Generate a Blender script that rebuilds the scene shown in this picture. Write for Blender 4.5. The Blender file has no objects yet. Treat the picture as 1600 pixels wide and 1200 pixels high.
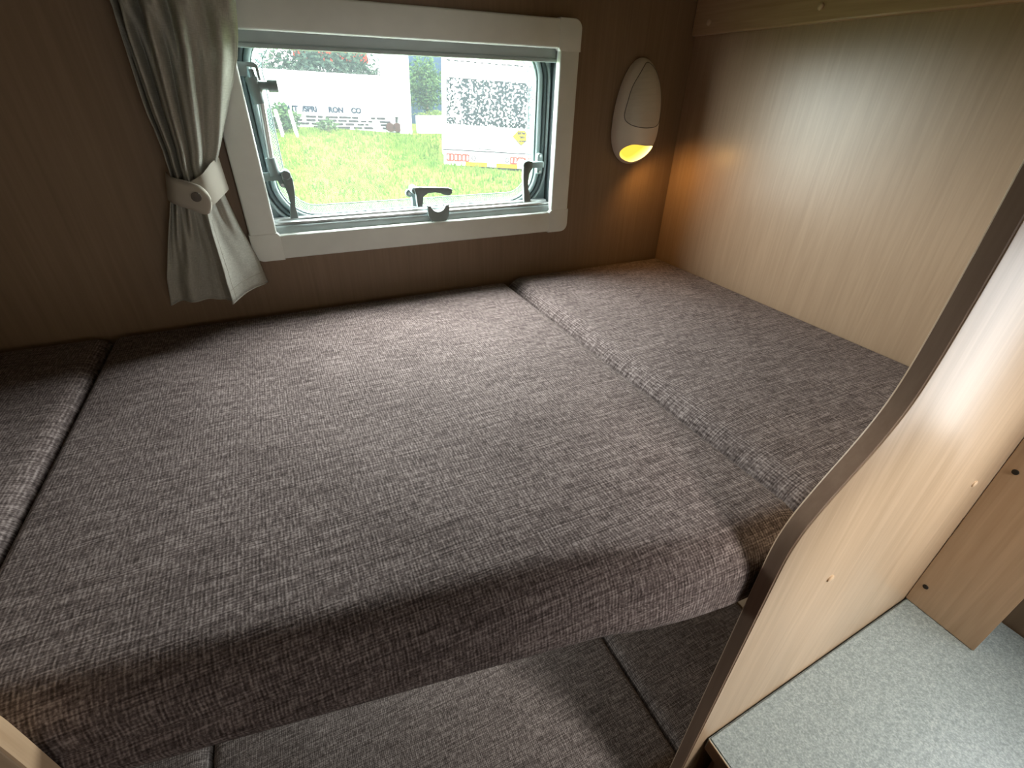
import bpy, bmesh, math, random
from mathutils import Vector, Matrix
random.seed(7)
scene = bpy.context.scene
C = scene.collection
PI = math.pi

# ------------------------------------------------------------------ camera, sky, lamps, exposure
cam_d = bpy.data.cameras.new('camera')
cam = bpy.data.objects.new('camera', cam_d); C.objects.link(cam)
cam_d.sensor_width = 36.0; cam_d.lens = 16.7055
cam_d.clip_start = 0.01; cam_d.clip_end = 300
cam.matrix_world = Matrix(((0.9045, 0.2090, -0.3716, -0.8607),
                           (-0.4259, 0.4840, -0.7644, -0.9407),
                           (0.0201, 0.8497, 0.5268, 0.3600),
                           (0, 0, 0, 1)))
scene.camera = cam

SKY = 36.0
world = bpy.data.worlds.new('overcast_sky'); scene.world = world
world.use_nodes = True
wn = world.node_tree.nodes; wl = world.node_tree.links; wn.clear()
wo = wn.new('ShaderNodeOutputWorld'); bg = wn.new('ShaderNodeBackground')
tc = wn.new('ShaderNodeTexCoord'); sx = wn.new('ShaderNodeSeparateXYZ'); cr = wn.new('ShaderNodeValToRGB')
cr.color_ramp.elements[0].position = 0.0; cr.color_ramp.elements[0].color = (0.93, 0.98, 0.96, 1)
cr.color_ramp.elements[1].position = 0.8; cr.color_ramp.elements[1].color = (1.0, 1.0, 0.98, 1)
wl.new(tc.outputs['Generated'], sx.inputs[0]); wl.new(sx.outputs['Z'], cr.inputs[0])
wl.new(cr.outputs[0], bg.inputs['Color']); bg.inputs['Strength'].default_value = SKY
wl.new(bg.outputs[0], wo.inputs[0])


def area(name, loc, direction, sx_, sy_, power, color, portal=False):
    d = bpy.data.lights.new(name, 'AREA'); d.shape = 'RECTANGLE'; d.size = sx_; d.size_y = sy_
    d.energy = power; d.color = color
    o = bpy.data.objects.new(name, d); C.objects.link(o); o.location = loc
    o.rotation_euler = Vector(direction).to_track_quat('-Z', 'Z').to_euler()
    if portal:
        d.cycles.is_portal = True
    return o


# sampling portal in the bunk window (adds no light of its own)
area('window_portal', (-0.60, 0.075, 0.295), (0, -1, 0), 0.56, 0.34, 1.0, (1, 1, 1), True)
# daylight through the kitchen window over the worktop; two added fill lights follow
area('kitchen_window_daylight', (0.055, -1.12, 0.00), (-1, 0, -0.1), 0.40, 0.36, 2.6, (0.92, 0.97, 1.0))
area('rear_fill_light', (-0.30, -3.05, 0.0), (0, 1, 0), 0.60, 0.9, 6.5, (1.0, 0.96, 0.88))  # unseen area light added to lift the window frame and back wall
area('lower_bunk_fill_light', (-0.80, -0.012, -0.36), (0, -1, 0), 0.50, 0.16, 2.6, (0.90, 1.0, 1.0))  # unseen area light added to brighten the lower mattress

# unseen spot added to brighten the end panel and worktop
sd = bpy.data.lights.new('worktop_fill_spot', 'SPOT'); sd.energy = 100; sd.color = (1.0, 0.97, 0.90)
sd.shadow_soft_size = 0.16; sd.spot_size = math.radians(36); sd.spot_blend = 0.6
so = bpy.data.objects.new('worktop_fill_spot', sd); C.objects.link(so); so.location = (-0.22, -1.68, 0.80)
so.rotation_euler = (Vector((-0.30, -0.80, -0.15)) - Vector(so.location)).to_track_quat('-Z', 'Y').to_euler()

vs = scene.view_settings
scene.display_settings.display_device = 'sRGB'
vs.view_transform = 'Standard'; vs.look = 'None'; vs.exposure = 0.0; vs.gamma = 1.0
vs.use_curve_mapping = False
scene.cycles.max_bounces = 8; scene.cycles.diffuse_bounces = 5; scene.cycles.glossy_bounces = 4
scene.cycles.transparent_max_bounces = 10
scene.cycles.sample_clamp_indirect = 6.0
scene.cycles.caustics_reflective = False; scene.cycles.caustics_refractive = False


# ------------------------------------------------------------------ material helpers
class NT:
    def __init__(s, name):
        s.m = bpy.data.materials.new(name); s.m.use_nodes = True
        s.t = s.m.node_tree; s.t.nodes.clear()
        s.out = s.n('ShaderNodeOutputMaterial')

    def n(s, typ, **kw):
        nd = s.t.nodes.new(typ)
        for k, v in kw.items():
            setattr(nd, k, v)
        return nd

    def l(s, a, b):
        s.t.links.new(a, b)

    def coords(s, kind, scale, rot=(0, 0, 0)):
        tcn = s.n('ShaderNodeTexCoord'); mp = s.n('ShaderNodeMapping')
        mp.inputs['Scale'].default_value = scale; mp.inputs['Rotation'].default_value = rot
        s.l(tcn.outputs[kind], mp.inputs['Vector'])
        return mp.outputs[0]

    def noise(s, vec, scale=1.0, detail=2.0, rough=0.5, dist=0.0):
        nd = s.n('ShaderNodeTexNoise'); nd.inputs['Scale'].default_value = scale
        nd.inputs['Detail'].default_value = detail; nd.inputs['Roughness'].default_value = rough
        nd.inputs['Distortion'].default_value = dist
        s.l(vec, nd.inputs['Vector'])
        return nd.outputs['Fac']

    def ramp(s, fac, stops):
        r = s.n('ShaderNodeValToRGB')
        while len(r.color_ramp.elements) < len(stops):
            r.color_ramp.elements.new(0.5)
        for e, (p, c) in zip(r.color_ramp.elements, stops):
            e.position = p; e.color = tuple(c) + (1,) if len(c) == 3 else c
        s.l(fac, r.inputs[0])
        return r.outputs[0]

    def math(s, op, a, b=None):
        nd = s.n('ShaderNodeMath', operation=op)
        for i, v in enumerate((a, b)):
            if v is None:
                continue
            if isinstance(v, (int, float)):
                nd.inputs[i].default_value = v
            else:
                s.l(v, nd.inputs[i])
        return nd.outputs[0]

    def mix(s, fac, a, b, mode='MIX'):
        nd = s.n('ShaderNodeMix', data_type='RGBA', blend_type=mode)
        for sock, v in ((nd.inputs[0], fac), (nd.inputs[6], a), (nd.inputs[7], b)):
            if isinstance(v, (int, float)):
                sock.default_value = v
            elif isinstance(v, tuple):
                sock.default_value = v + (1,)
            else:
                s.l(v, sock)
        return nd.outputs[2]

    def bsdf(s, color, rough=0.5, spec=0.5, metal=0.0, bump=None, bump_d=0.001, bump_s=1.0, finish=True):
        b = s.n('ShaderNodeBsdfPrincipled')
        if isinstance(color, tuple):
            b.inputs['Base Color'].default_value = color + (1,)
        else:
            s.l(color, b.inputs['Base Color'])
        if isinstance(rough, (int, float)):
            b.inputs['Roughness'].default_value = rough
        else:
            s.l(rough, b.inputs['Roughness'])
        b.inputs['Specular IOR Level'].default_value = spec; b.inputs['Metallic'].default_value = metal
        if bump is not None:
            bn = s.n('ShaderNodeBump'); bn.inputs['Distance'].default_value = bump_d
            bn.inputs['Strength'].default_value = bump_s
            s.l(bump, bn.inputs['Height']); s.l(bn.outputs[0], b.inputs['Normal'])
        if finish:
            s.l(b.outputs[0], s.out.inputs[0])
        return b


def wood(name, axis, light, dark, rough=0.34, spec=0.5, wav=1.0):
    t = NT(name)
    sc = [150.0, 150.0, 150.0]; sc[axis] = 5.0
    fine = t.noise(t.coords('Object', tuple(sc)), 1.6, 3, 0.6)
    sc2 = [26.0, 26.0, 26.0]; sc2[axis] = 1.6
    broad = t.noise(t.coords('Object', tuple(sc2)), 1.3, 2, 0.55, 1.2)
    sc3 = [70.0, 70.0, 70.0]; sc3[axis] = 3.0
    band = t.noise(t.coords('Object', tuple(sc3)), 1.5, 1, 0.5, 0.6 * wav)
    v = t.math('ADD', t.math('MULTIPLY', fine, 0.35), t.math('MULTIPLY', broad, 0.3))
    v = t.math('ADD', v, t.math('MULTIPLY', band, 0.35))
    col = t.ramp(v, [(0.36, dark), (0.5, tuple((a + b) / 2 for a, b in zip(light, dark))), (0.62, light)])
    t.bsdf(col, rough, spec, bump=v, bump_d=0.0004, bump_s=0.07)
    return t.m


def fabric(name, dark, mid, light, pu=0.0028, pv=0.0024):
    t = NT(name)
    rib = t.noise(t.coords('UV', (1 / pu, 1 / 0.013, 1)), 1.0, 1.5, 0.6)
    sep = t.n('ShaderNodeSeparateXYZ'); t.l(t.coords('UV', (1, 1, 1)), sep.inputs[0])
    wav = t.math('SINE', t.math('MULTIPLY', sep.outputs[0], 2 * PI / 0.0030))
    wav2 = t.math('SINE', t.math('MULTIPLY', sep.outputs[1], 2 * PI / 0.0026))
    rib = t.math('ADD', rib, t.math('ADD', t.math('MULTIPLY', wav, 0.11), t.math('MULTIPLY', wav2, 0.06)))
    slub = t.noise(t.coords('UV', (1 / 0.050, 1 / pv, 1)), 1.0, 1.5, 0.6)
    dots = t.noise(t.coords('UV', (1 / 0.0022, 1 / 0.0022, 1)), 1.0, 1.0, 0.6)
    cloud = t.noise(t.coords('UV', (9, 14, 1)), 1.0, 2, 0.5)
    v = t.math('ADD', t.math('MULTIPLY', rib, 0.33), t.math('MULTIPLY', slub, 0.32))
    v = t.math('ADD', v, t.math('MULTIPLY', dots, 0.29))
    v = t.math('ADD', v, t.math('MULTIPLY', cloud, 0.06))
    col = t.ramp(v, [(0.38, dark), (0.5, mid), (0.63, light)])
    b = t.bsdf(col, 0.85, 0.10, bump=v, bump_d=0.0012, bump_s=0.6)
    b.inputs['Sheen Weight'].default_value = 0.03
    b.inputs['Sheen Roughness'].default_value = 0.4
    return t.m


def plain(name, color, rough=0.5, spec=0.5, metal=0.0, var=0.06, scale=40.0):
    t = NT(name)
    n = t.noise(t.coords('Object', (scale, scale, scale)), 1.0, 2)
    lo = tuple(max(0, c * (1 - var)) for c in color); hi = tuple(min(1, c * (1 + var)) for c in color)
    t.bsdf(t.ramp(n, [(0.3, lo), (0.7, hi)]), rough, spec, metal)
    return t.m


BL, BD = (0.56, 0.41, 0.28), (0.46, 0.325, 0.21)
M = {}
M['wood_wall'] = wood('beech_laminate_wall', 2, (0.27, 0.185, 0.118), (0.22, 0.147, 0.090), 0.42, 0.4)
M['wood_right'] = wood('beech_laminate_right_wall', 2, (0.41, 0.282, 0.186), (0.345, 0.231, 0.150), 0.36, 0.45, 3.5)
M['wood_panel'] = wood('beech_laminate_panel', 2, BL, BD, 0.33, 0.5)
M['wood_edge'] = wood('beech_edge_banding', 2, (0.30, 0.198, 0.140), (0.24, 0.152, 0.106), 0.4, 0.4)
M['wood_edge_lit'] = wood('lit_beech_edge_banding', 2, (0.60, 0.41, 0.26), (0.47, 0.30, 0.18), 0.4, 0.4)  # paler copy of the banding, with the light on it put into its colour
M['wood_trim'] = wood('beech_laminate_trim', 1, (0.50, 0.33, 0.20), (0.38, 0.235, 0.135), 0.32, 0.55)
M['wood_dark'] = wood('brown_cabinet_board', 2, (0.20, 0.125, 0.085), (0.15, 0.09, 0.06), 0.5, 0.35)
M['ply'] = wood('bunk_plywood', 0, (0.45, 0.32, 0.20), (0.35, 0.24, 0.14), 0.6, 0.3)
M['fabric'] = fabric('woven_linen_upholstery', (0.060, 0.045, 0.042), (0.160, 0.124, 0.118), (0.38, 0.315, 0.30))
M['fabric_low'] = fabric('woven_linen_lower_upholstery', (0.055, 0.045, 0.042), (0.150, 0.126, 0.120), (0.37, 0.325, 0.31))
M['white_plastic'] = plain('white_window_plastic', (0.87, 0.92, 0.88), 0.42, 0.4, 0, 0.02)
M['grey_plastic'] = plain('grey_hardware_plastic', (0.28, 0.35, 0.355), 0.42, 0.5, 0, 0.04)
M['grey_blind'] = plain('grey_blind_cassette', (0.48, 0.56, 0.58), 0.45, 0.5, 0, 0.03)
M['alu'] = plain('brushed_aluminium', (0.55, 0.58, 0.58), 0.33, 0.5, 0.75, 0.03)
M['rubber'] = plain('black_rubber_seal', (0.085, 0.105, 0.11), 0.5, 0.4)
M['seal_grey'] = plain('pale_grey_seal_bead', (0.32, 0.37, 0.38), 0.35, 0.5)
M['ceiling'] = plain('pale_ceiling_lining', (0.42, 0.38, 0.32), 0.7, 0.3)
M['floor'] = plain('brown_vinyl_floor', (0.16, 0.11, 0.075), 0.5, 0.4)
M['lamp_body'] = plain('cream_lamp_plastic', (0.84, 0.76, 0.66), 0.38, 0.45, 0, 0.02)
M['screw_dark'] = plain('dark_screw_hole', (0.02, 0.016, 0.012), 0.6, 0.3)
M['cap_beech'] = plain('beech_screw_cap', (0.60, 0.43, 0.28), 0.3, 0.5)
M['button'] = plain('dark_covered_button', (0.13, 0.115, 0.10), 0.5, 0.4)


def worktop_mat():
    t = NT('speckled_grey_worktop')
    a = t.noise(t.coords('Object', (420, 420, 420)), 1.0, 2, 0.6)
    b = t.noise(t.coords('Object', (170, 170, 170)), 1.0, 2, 0.6)
    v = t.math('ADD', t.math('MULTIPLY', a, 0.6), t.math('MULTIPLY', b, 0.4))
    col = t.ramp(v, [(0.36, (0.18, 0.215, 0.212)), (0.5, (0.26, 0.30, 0.298)), (0.64, (0.37, 0.41, 0.405))])
    t.bsdf(col, 0.33, 0.5, bump=v, bump_d=0.0008, bump_s=0.3)
    return t.m


M['worktop'] = worktop_mat()


def curtain_mat(name, col_lo, col_hi, trans=0.22):
    t = NT(name)
    w = t.noise(t.coords('UV', (900, 90, 1)), 1.0, 1)
    f = t.noise(t.coords('UV', (90, 900, 1)), 1.0, 1)
    v = t.math('ADD', t.math('MULTIPLY', w, 0.5), t.math('MULTIPLY', f, 0.5))
    col = t.ramp(v, [(0.35, col_lo), (0.65, col_hi)])
    b = t.bsdf(col, 0.85, 0.2, bump=v, bump_d=0.0008, bump_s=0.4, finish=False)
    tr = t.n('ShaderNodeBsdfTranslucent'); t.l(col, tr.inputs[0])
    mx = t.n('ShaderNodeMixShader'); mx.inputs[0].default_value = trans
    t.l(b.outputs[0], mx.inputs[1]); t.l(tr.outputs[0], mx.inputs[2]); t.l(mx.outputs[0], t.out.inputs[0])
    return t.m


M['curtain'] = curtain_mat('grey_beige_curtain_linen', (0.50, 0.49, 0.43), (0.66, 0.65, 0.585), 0.34)
M['curtain_band'] = curtain_mat('curtain_band_linen', (0.40, 0.37, 0.31), (0.54, 0.50, 0.43), 0.05)


def pane_mat(name, tint, haze, dots=False):
    t = NT(name)
    tr = t.n('ShaderNodeBsdfTransparent'); tr.inputs[0].default_value = tint + (1,)
    ha = t.n('ShaderNodeBsdfTranslucent'); ha.inputs[0].default_value = (0.78, 0.95, 0.97, 1)
    gl = t.n('ShaderNodeBsdfGlossy'); gl.inputs['Roughness'].default_value = 0.05
    m1 = t.n('ShaderNodeMixShader'); m1.inputs[0].default_value = haze
    t.l(tr.outputs[0], m1.inputs[1]); t.l(ha.outputs[0], m1.inputs[2])
    fr = t.n('ShaderNodeFresnel'); fr.inputs[0].default_value = 1.35
    m2 = t.n('ShaderNodeMixShader'); t.l(fr.outputs[0], m2.inputs[0])
    t.l(m1.outputs[0], m2.inputs[1]); t.l(gl.outputs[0], m2.inputs[2])
    last = m2
    if dots:
        vo = t.n('ShaderNodeTexVoronoi'); vo.inputs['Scale'].default_value = 1.0
        vo.inputs['Randomness'].default_value = 0.0
        t.l(t.coords('Object', (330, 330, 330), (0, PI / 4, 0)), vo.inputs['Vector'])
        th = t.math('LESS_THAN', vo.outputs['Distance'], 0.34)
        df = t.n('ShaderNodeBsdfDiffuse'); df.inputs[0].default_value = (0.30, 0.33, 0.30, 1)
        m3 = t.n('ShaderNodeMixShader'); t.l(th, m3.inputs[0])
        t.l(m2.outputs[0], m3.inputs[1]); t.l(df.outputs[0], m3.inputs[2]); last = m3
    t.l(last.outputs[0], t.out.inputs[0])
    return t.m


M['pane'] = pane_mat('hazy_acrylic_pane', (0.90, 0.95, 0.94), 0.017)
M['pane_border'] = pane_mat('dotted_pane_border', (0.90, 0.95, 0.94), 0.03, True)


def emit(name, c, strength):
    t = NT(name)
    e = t.n('ShaderNodeEmission'); e.inputs[0].default_value = c + (1,); e.inputs[1].default_value = strength
    t.l(e.outputs[0], t.out.inputs[0])
    return t.m


# ------------------------------------------------------------------ mesh helpers
def obj(name, bm, mat=None, parent=None, smooth=False, auto=None):
    me = bpy.data.meshes.new(name)
    bmesh.ops.recalc_face_normals(bm, faces=bm.faces[:])
    bm.to_mesh(me); bm.free()
    o = bpy.data.objects.new(name, me); C.objects.link(o)
    if mat is not None:
        for m in (mat if isinstance(mat, (list, tuple)) else [mat]):
            me.materials.append(m)
    if smooth or auto:
        for p in me.polygons:
            p.use_smooth = True
        if auto:
            me.set_sharp_from_angle(angle=math.radians(auto))
    if parent is not None:
        o.parent = parent
        o.matrix_parent_inverse = parent_inv(parent)
    return o


def parent_inv(p):
    return world_of(p).inverted()


def world_of(p):
    m = Matrix.LocRotScale(p.location, p.rotation_euler, p.scale)
    if p.parent is not None:
        m = world_of(p.parent) @ p.matrix_parent_inverse @ m
    return m


def thing(name, label, cat, loc=(0, 0, 0), group=None, rot=(0, 0, 0)):
    o = bpy.data.objects.new(name, None); C.objects.link(o)
    o.empty_display_size = 0.05
    o.location = loc; o.rotation_euler = rot
    tag(o, label, cat, group)
    return o


def tag(o, label=None, cat=None, group=None, kind=None):
    if label: o['label'] = label
    if cat: o['category'] = cat
    if group: o['group'] = group
    if kind: o['kind'] = kind
    return o


def struct(name, bm, mat, label=None, smooth=False, auto=None):
    o = obj(name, bm, mat, None, smooth, auto); o['kind'] = 'structure'
    if label: o['label'] = label
    return o


def B():
    return bmesh.new()


def box(bm, x0, x1, y0, y1, z0, z1, bev=0.0, seg=2, mi=0):
    vs_ = [bm.verts.new((x, y, z)) for x in (x0, x1) for y in (y0, y1) for z in (z0, z1)]
    fs = []
    for q in ((0, 1, 3, 2), (4, 6, 7, 5), (0, 4, 5, 1), (2, 3, 7, 6), (0, 2, 6, 4), (1, 5, 7, 3)):
        f = bm.faces.new([vs_[i] for i in q]); f.material_index = mi; fs.append(f)
    if bev > 0:
        ed = list({e for f in fs for e in f.edges})
        bmesh.ops.recalc_face_normals(bm, faces=fs)
        bmesh.ops.bevel(bm, geom=ed, offset=bev, segments=seg, affect='EDGES', profile=0.5)
    return bm


def prism(bm, pts, y0, y1, mi=0, mi_side=None, bev=0.0):
    """pts: outline in the XZ plane, extruded along Y"""
    a = [bm.verts.new((x, y0, z)) for x, z in pts]; b = [bm.verts.new((x, y1, z)) for x, z in pts]
    n = len(pts); fs = []
    f = bm.faces.new(a); f.material_index = mi; fs.append(f)
    f = bm.faces.new(b[::-1]); f.material_index = mi; fs.append(f)
    sides = []
    for i in range(n):
        j = (i + 1) % n
        g = bm.faces.new((a[i], b[i], b[j], a[j])); g.material_index = mi if mi_side is None else mi_side
        sides.append(g)
    if bev > 0:
        bmesh.ops.recalc_face_normals(bm, faces=fs + sides)
        ed = [e for f in fs for e in f.edges]
        bmesh.ops.bevel(bm, geom=ed, offset=bev, segments=2, affect='EDGES', profile=0.5)
    return sides


def tube(bm, pts, r, seg=10, cap=True, closed=False):
    pts = [Vector(p) for p in pts]; rings = []; n = len(pts)
    rr = r if isinstance(r, (list, tuple)) else [r] * n
    prev = None
    for i, p in enumerate(pts):
        if closed:
            t = pts[(i + 1) % n] - pts[i - 1]
        else:
            t = pts[min(i + 1, n - 1)] - pts[max(i - 1, 0)]
        t.normalize()
        u = prev - t * prev.dot(t) if prev is not None else t.orthogonal()
        if u.length < 1e-6: u = t.orthogonal()
        u.normalize(); prev = u; w = t.cross(u)
        rings.append([bm.verts.new(p + (u * math.cos(2 * PI * k / seg) + w * math.sin(2 * PI * k / seg)) * rr[i]) for k in range(seg)])
    m = n if closed else n - 1
    for i in range(m):
        a, b = rings[i], rings[(i + 1) % n]
        for k in range(seg):
            bm.faces.new((a[k], a[(k + 1) % seg], b[(k + 1) % seg], b[k]))
    if cap and not closed:
        bm.faces.new(rings[0][::-1]); bm.faces.new(rings[-1])
    return bm


def disc(bm, c, axis, r, h, seg=16, bev=0.0):
    """short cylinder from c along axis"""
    c = Vector(c); a = Vector(axis).normalized()
    if bev > 0:
        tube(bm, [c, c + a * (h - bev), c + a * h], [r, r, r - bev], seg)
    else:
        tube(bm, [c, c + a * h], r, seg)
    return bm


def rrect(x0, x1, z0, z1, r, seg=8):
    out = []
    for cx, cz, a0 in ((x1 - r, z1 - r, 0), (x0 + r, z1 - r, 90), (x0 + r, z0 + r, 180), (x1 - r, z0 + r, 270)):
        for k in range(seg + 1):
            a = math.radians(a0 + 90 * k / seg)
            out.append((cx + r * math.cos(a), cz + r * math.sin(a)))
    return out


def ring(bm, inner, outer, y0, y1):
    """flat annulus between two equally long outlines, extruded along Y"""
    n = len(inner)
    rows = [[bm.verts.new((x, y, z)) for x, z in o] for o, y in ((inner, y0), (outer, y0), (outer, y1), (inner, y1))]
    for a in range(4):
        p, q = rows[a], rows[(a + 1) % 4]
        for i in range(n):
            j = (i + 1) % n
            bm.faces.new((p[i], p[j], q[j], q[i]))
    return bm


def lerp_table(tab, z):
    """tab sorted by falling z: [(z, v), ...]"""
    if z >= tab[0][0]: return tab[0][1]
    for (za, a), (zb, b) in zip(tab, tab[1:]):
        if z >= zb:
            t = (za - z) / (za - zb)
            return a + (b - a) * t
    return tab[-1][1]


# ------------------------------------------------------------------ room shell
XR = 0.068      # outer side wall (kitchen side)
XL = -2.05; YF = -3.10; ZC = 0.86; ZF = -1.06

bm = B()   # window wall with its opening
HX0, HX1, HZ0, HZ1 = -0.888, -0.308, 0.118, 0.448
box(bm, XL, HX0, 0, 0.055, ZF, ZC); box(bm, HX1, XR, 0, 0.055, ZF, ZC)
box(bm, HX0, HX1, 0, 0.055, ZF, HZ0); box(bm, HX0, HX1, 0, 0.055, HZ1, ZC)
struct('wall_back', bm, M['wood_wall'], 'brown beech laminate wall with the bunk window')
bm = B(); box(bm, 0.0, 0.03, -0.796, 0.0, ZF, ZC)
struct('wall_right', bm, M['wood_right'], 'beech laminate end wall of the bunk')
bm = B(); box(bm, XR, XR + 0.04, YF, 0, ZF, ZC)
struct('wall_kitchen', bm, M['wood_wall'], 'beech laminate side wall behind the worktop')
bm = B(); box(bm, XL - 0.04, XL, YF, 0.0, ZF, ZC)
struct('wall_left', bm, M['wood_wall'])
bm = B(); box(bm, XL, XR, YF - 0.04, YF, ZF, ZC)
struct('wall_front', bm, M['wood_wall'])
bm = B(); box(bm, XL, XR, YF, 0.0, ZC, ZC + 0.04)
struct('ceiling', bm, M['ceiling'])
bm = B(); box(bm, XL, XR, YF, 0.0, ZF - 0.04, ZF)
struct('floor', bm, M['floor'])

# rail along the top of the right wall
bm = B(); box(bm, -0.012, -0.0002, -0.796, -0.0005, 0.4605, 0.53, 0.003)
tr = struct('trim_1', bm, M['wood_trim'], 'horizontal beech rail along the top of the bunk end wall')
for y, z in ((-0.2835, 0.4815), (-0.046, 0.4795), (-0.52, 0.4815)):
    bm = B(); tube(bm, [(-0.011, y, z), (-0.0145, y, z), (-0.0160, y, z)], [0.0052, 0.0050, 0.0030], 14)
    obj('screw_cap', bm, M['cap_beech'], tr, auto=40)

# ------------------------------------------------------------------ bunk window
win = bpy.data.objects.new('window_1', None); C.objects.link(win); win.location = (-0.60, 0, 0.28)
tag(win, 'white framed hinged bunk window with grey latches and blind rails', kind='structure')
IX0, IX1, IZ0, IZ1 = -0.8685, -0.3275, 0.1370, 0.4255
OX0, OX1, OZ0, OZ1 = -0.9130, -0.2845, 0.0940, 0.4715


def rail(x0, x1, z0, z1):
    bm = B(); box(bm, x0, x1, -0.0150, 0.0006, z0, z1, 0.0035, 3)
    return obj('frame_rail', bm, M['white_plastic'], win, auto=40)


cw = 0.0
rail(IX0 - 0.002, IX1 + 0.002, IZ1, OZ1 - 0.0015); rail(IX0 - 0.002, IX1 + 0.002, OZ0 + 0.0015, IZ0)
rail(OX0 + 0.0015, IX0, IZ0 - 0.002, IZ1 + 0.002); rail(IX1, OX1 - 0.0015, IZ0 - 0.002, IZ1 + 0.002)
for (ix, ox, iz, oz) in ((IX0, OX0, IZ1, OZ1), (IX1, OX1, IZ1, OZ1), (IX0, OX0, IZ0, OZ0), (IX1, OX1, IZ0, OZ0)):
    sxx = 1 if ox > ix else -1; szz = 1 if oz > iz else -1
    r = 0.016
    pts = [(ix, iz - 0.004 * szz), (ox, iz - 0.004 * szz)]
    for k in range(9):
        a = PI / 2 * k / 8
        pts.append((ox - sxx * r + sxx * r * math.cos(a), oz - szz * r + szz * r * math.sin(a)))
    pts += [(ix - 0.004 * sxx, oz), (ix - 0.004 * sxx, iz)]
    bm = B(); prism(bm, pts, -0.0162, 0.0006, bev=0.0022)
    obj('frame_corner', bm, M['white_plastic'], win, auto=40)

bm = B()   # dark reveal between frame and sash
for b in ((HX0 + .0005, HX0 + 0.006, HZ0, HZ1), (HX1 - 0.006, HX1 - .0005, HZ0, HZ1), (HX0 + 0.006, HX1 - 0.006, HZ0 + .0005, HZ0 + 0.006), (HX0 + 0.006, HX1 - 0.006, HZ1 - 0.006, HZ1 - .0005)):
    box(bm, b[0], b[1], 0.001, 0.055, b[2], b[3])
obj('reveal', bm, M['rubber'], win)

GX0, GX1, GZ0, GZ1, GR = -0.8500, -0.3440, 0.1555, 0.4330, 0.060
SEG = 10
g_in = rrect(GX0, GX1, GZ0, GZ1, GR, SEG)


def grown(d):
    return rrect(GX0 - d, GX1 + d, GZ0 - d, GZ1 + d, GR + d, SEG)


# sash plate around the pane, out to the square opening
sq = []
for (x, z) in rrect(HX0 + 0.006, HX1 - 0.006, HZ0 + 0.006, HZ1 - 0.006, 0.004, SEG):
    sq.append((x, z))
bm = B(); ring(bm, g_in, sq, 0.044, 0.054)
obj('sash', bm, M['grey_plastic'], win, auto=40)
for d, rad, y, m in ((0.007, 0.0050, 0.0405, M['grey_plastic']), (0.0165, 0.0042, 0.0390, M['rubber']), (0.0245, 0.0034, 0.0370, M['seal_grey'])):
    bm = B(); tube(bm, [(x, y, z) for x, z in grown(d)], rad, 8, closed=True)
    obj('seal_bead', bm, m, win, smooth=True)
bm = B(); ring(bm, rrect(GX0 + 0.0145, GX1 - 0.0145, GZ0 + 0.0145, GZ1 - 0.0145, GR - 0.0145, SEG), g_in, 0.0475, 0.0477)
obj('pane_border', bm, M['pane_border'], win)
bm = B(); tube(bm, [(x, 0.0475, z) for x, z in rrect(GX0 + 0.0150, GX1 - 0.0150, GZ0 + 0.0150, GZ1 - 0.0150, GR - 0.0150, SEG)], 0.0009, 6, closed=True)
obj('pane_line', bm, M['grey_blind'], win, smooth=True)
bm = B(); prism(bm, rrect(GX0 - 0.003, GX1 + 0.003, GZ0 - 0.003, GZ1 + 0.003, GR, SEG), 0.0490, 0.0491)
fs = [f for f in bm.faces if abs(f.calc_center_median().y - 0.0490) > 0.00006 or f.normal.y == 0]
for f in bm.faces[:]:
    if f.calc_center_median().y > 0.04902: bm.faces.remove(f)
obj('glass_pane', bm, M['pane'], win)

# blind cassette at the top, blind rail at the bottom
bm = B(); box(bm, IX0 - 0.004, IX1 + 0.004, 0.0010, 0.0230, 0.4090, 0.4400, 0.004, 3)
box(bm, IX0 - 0.004, IX1 + 0.004, -0.0015, 0.0100, 0.4045, 0.4105, 0.0018, 2)
obj('blind_cassette', bm, M['grey_blind'], win, auto=40)
br = B(); box(br, IX0 - 0.004, IX1 + 0.004, -0.0030, 0.0130, 0.1285, 0.1500, 0.0045, 3)
rl = obj('blind_rail', br, M['grey_blind'], win, auto=40)
bm = B(); box(bm, IX0 - 0.004, IX1 + 0.004, 0.0000, 0.0135, 0.1503, 0.1545, 0.0015, 2)
box(bm, IX0 - 0.004, IX1 + 0.004, 0.0140, 0.0260, 0.1400, 0.1580, 0.002, 2)
obj('track', bm, M['alu'], win, auto=40)
pts = []
cx, cz = -0.5755, 0.1665
for k in range(15):
    a = math.radians(196 + (344 - 196) * k / 14); pts.append((cx + 0.0150 * math.cos(a), cz + 0.0150 * math.sin(a) + 0.003))
pts += [(cx + 0.0215, cz + 0.0005), (cx + 0.0222, cz - 0.010), (cx + 0.0200, cz - 0.021), (cx + 0.0150, cz - 0.0300), (cx + 0.0125, cz - 0.0335),
        (cx - 0.0125, cz - 0.0335), (cx - 0.0150, cz - 0.0300), (cx - 0.0200, cz - 0.021), (cx - 0.0222, cz - 0.010), (cx - 0.0215, cz + 0.0005)]
bm = B(); prism(bm, pts, -0.0105, -0.0028, bev=0.0012)
obj('rail_handle', bm, M['grey_plastic'], rl, auto=40)


def lever_outline(path, w0, w1):
    """outline of a bar along 2D path, half width w0 -> w1, rounded end"""
    L, R = [], []
    n = len(path)
    for i, p in enumerate(path):
        a = path[max(i - 1, 0)]; b = path[min(i + 1, n - 1)]
        dx, dz = b[0] - a[0], b[1] - a[1]; l = math.hypot(dx, dz); nx, nz = -dz / l, dx / l
        w = w0 + (w1 - w0) * i / (n - 1)
        L.append((p[0] + nx * w, p[1] + nz * w)); R.append((p[0] - nx * w, p[1] - nz * w))
    return L + R[::-1]


GP = M['grey_plastic']
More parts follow.
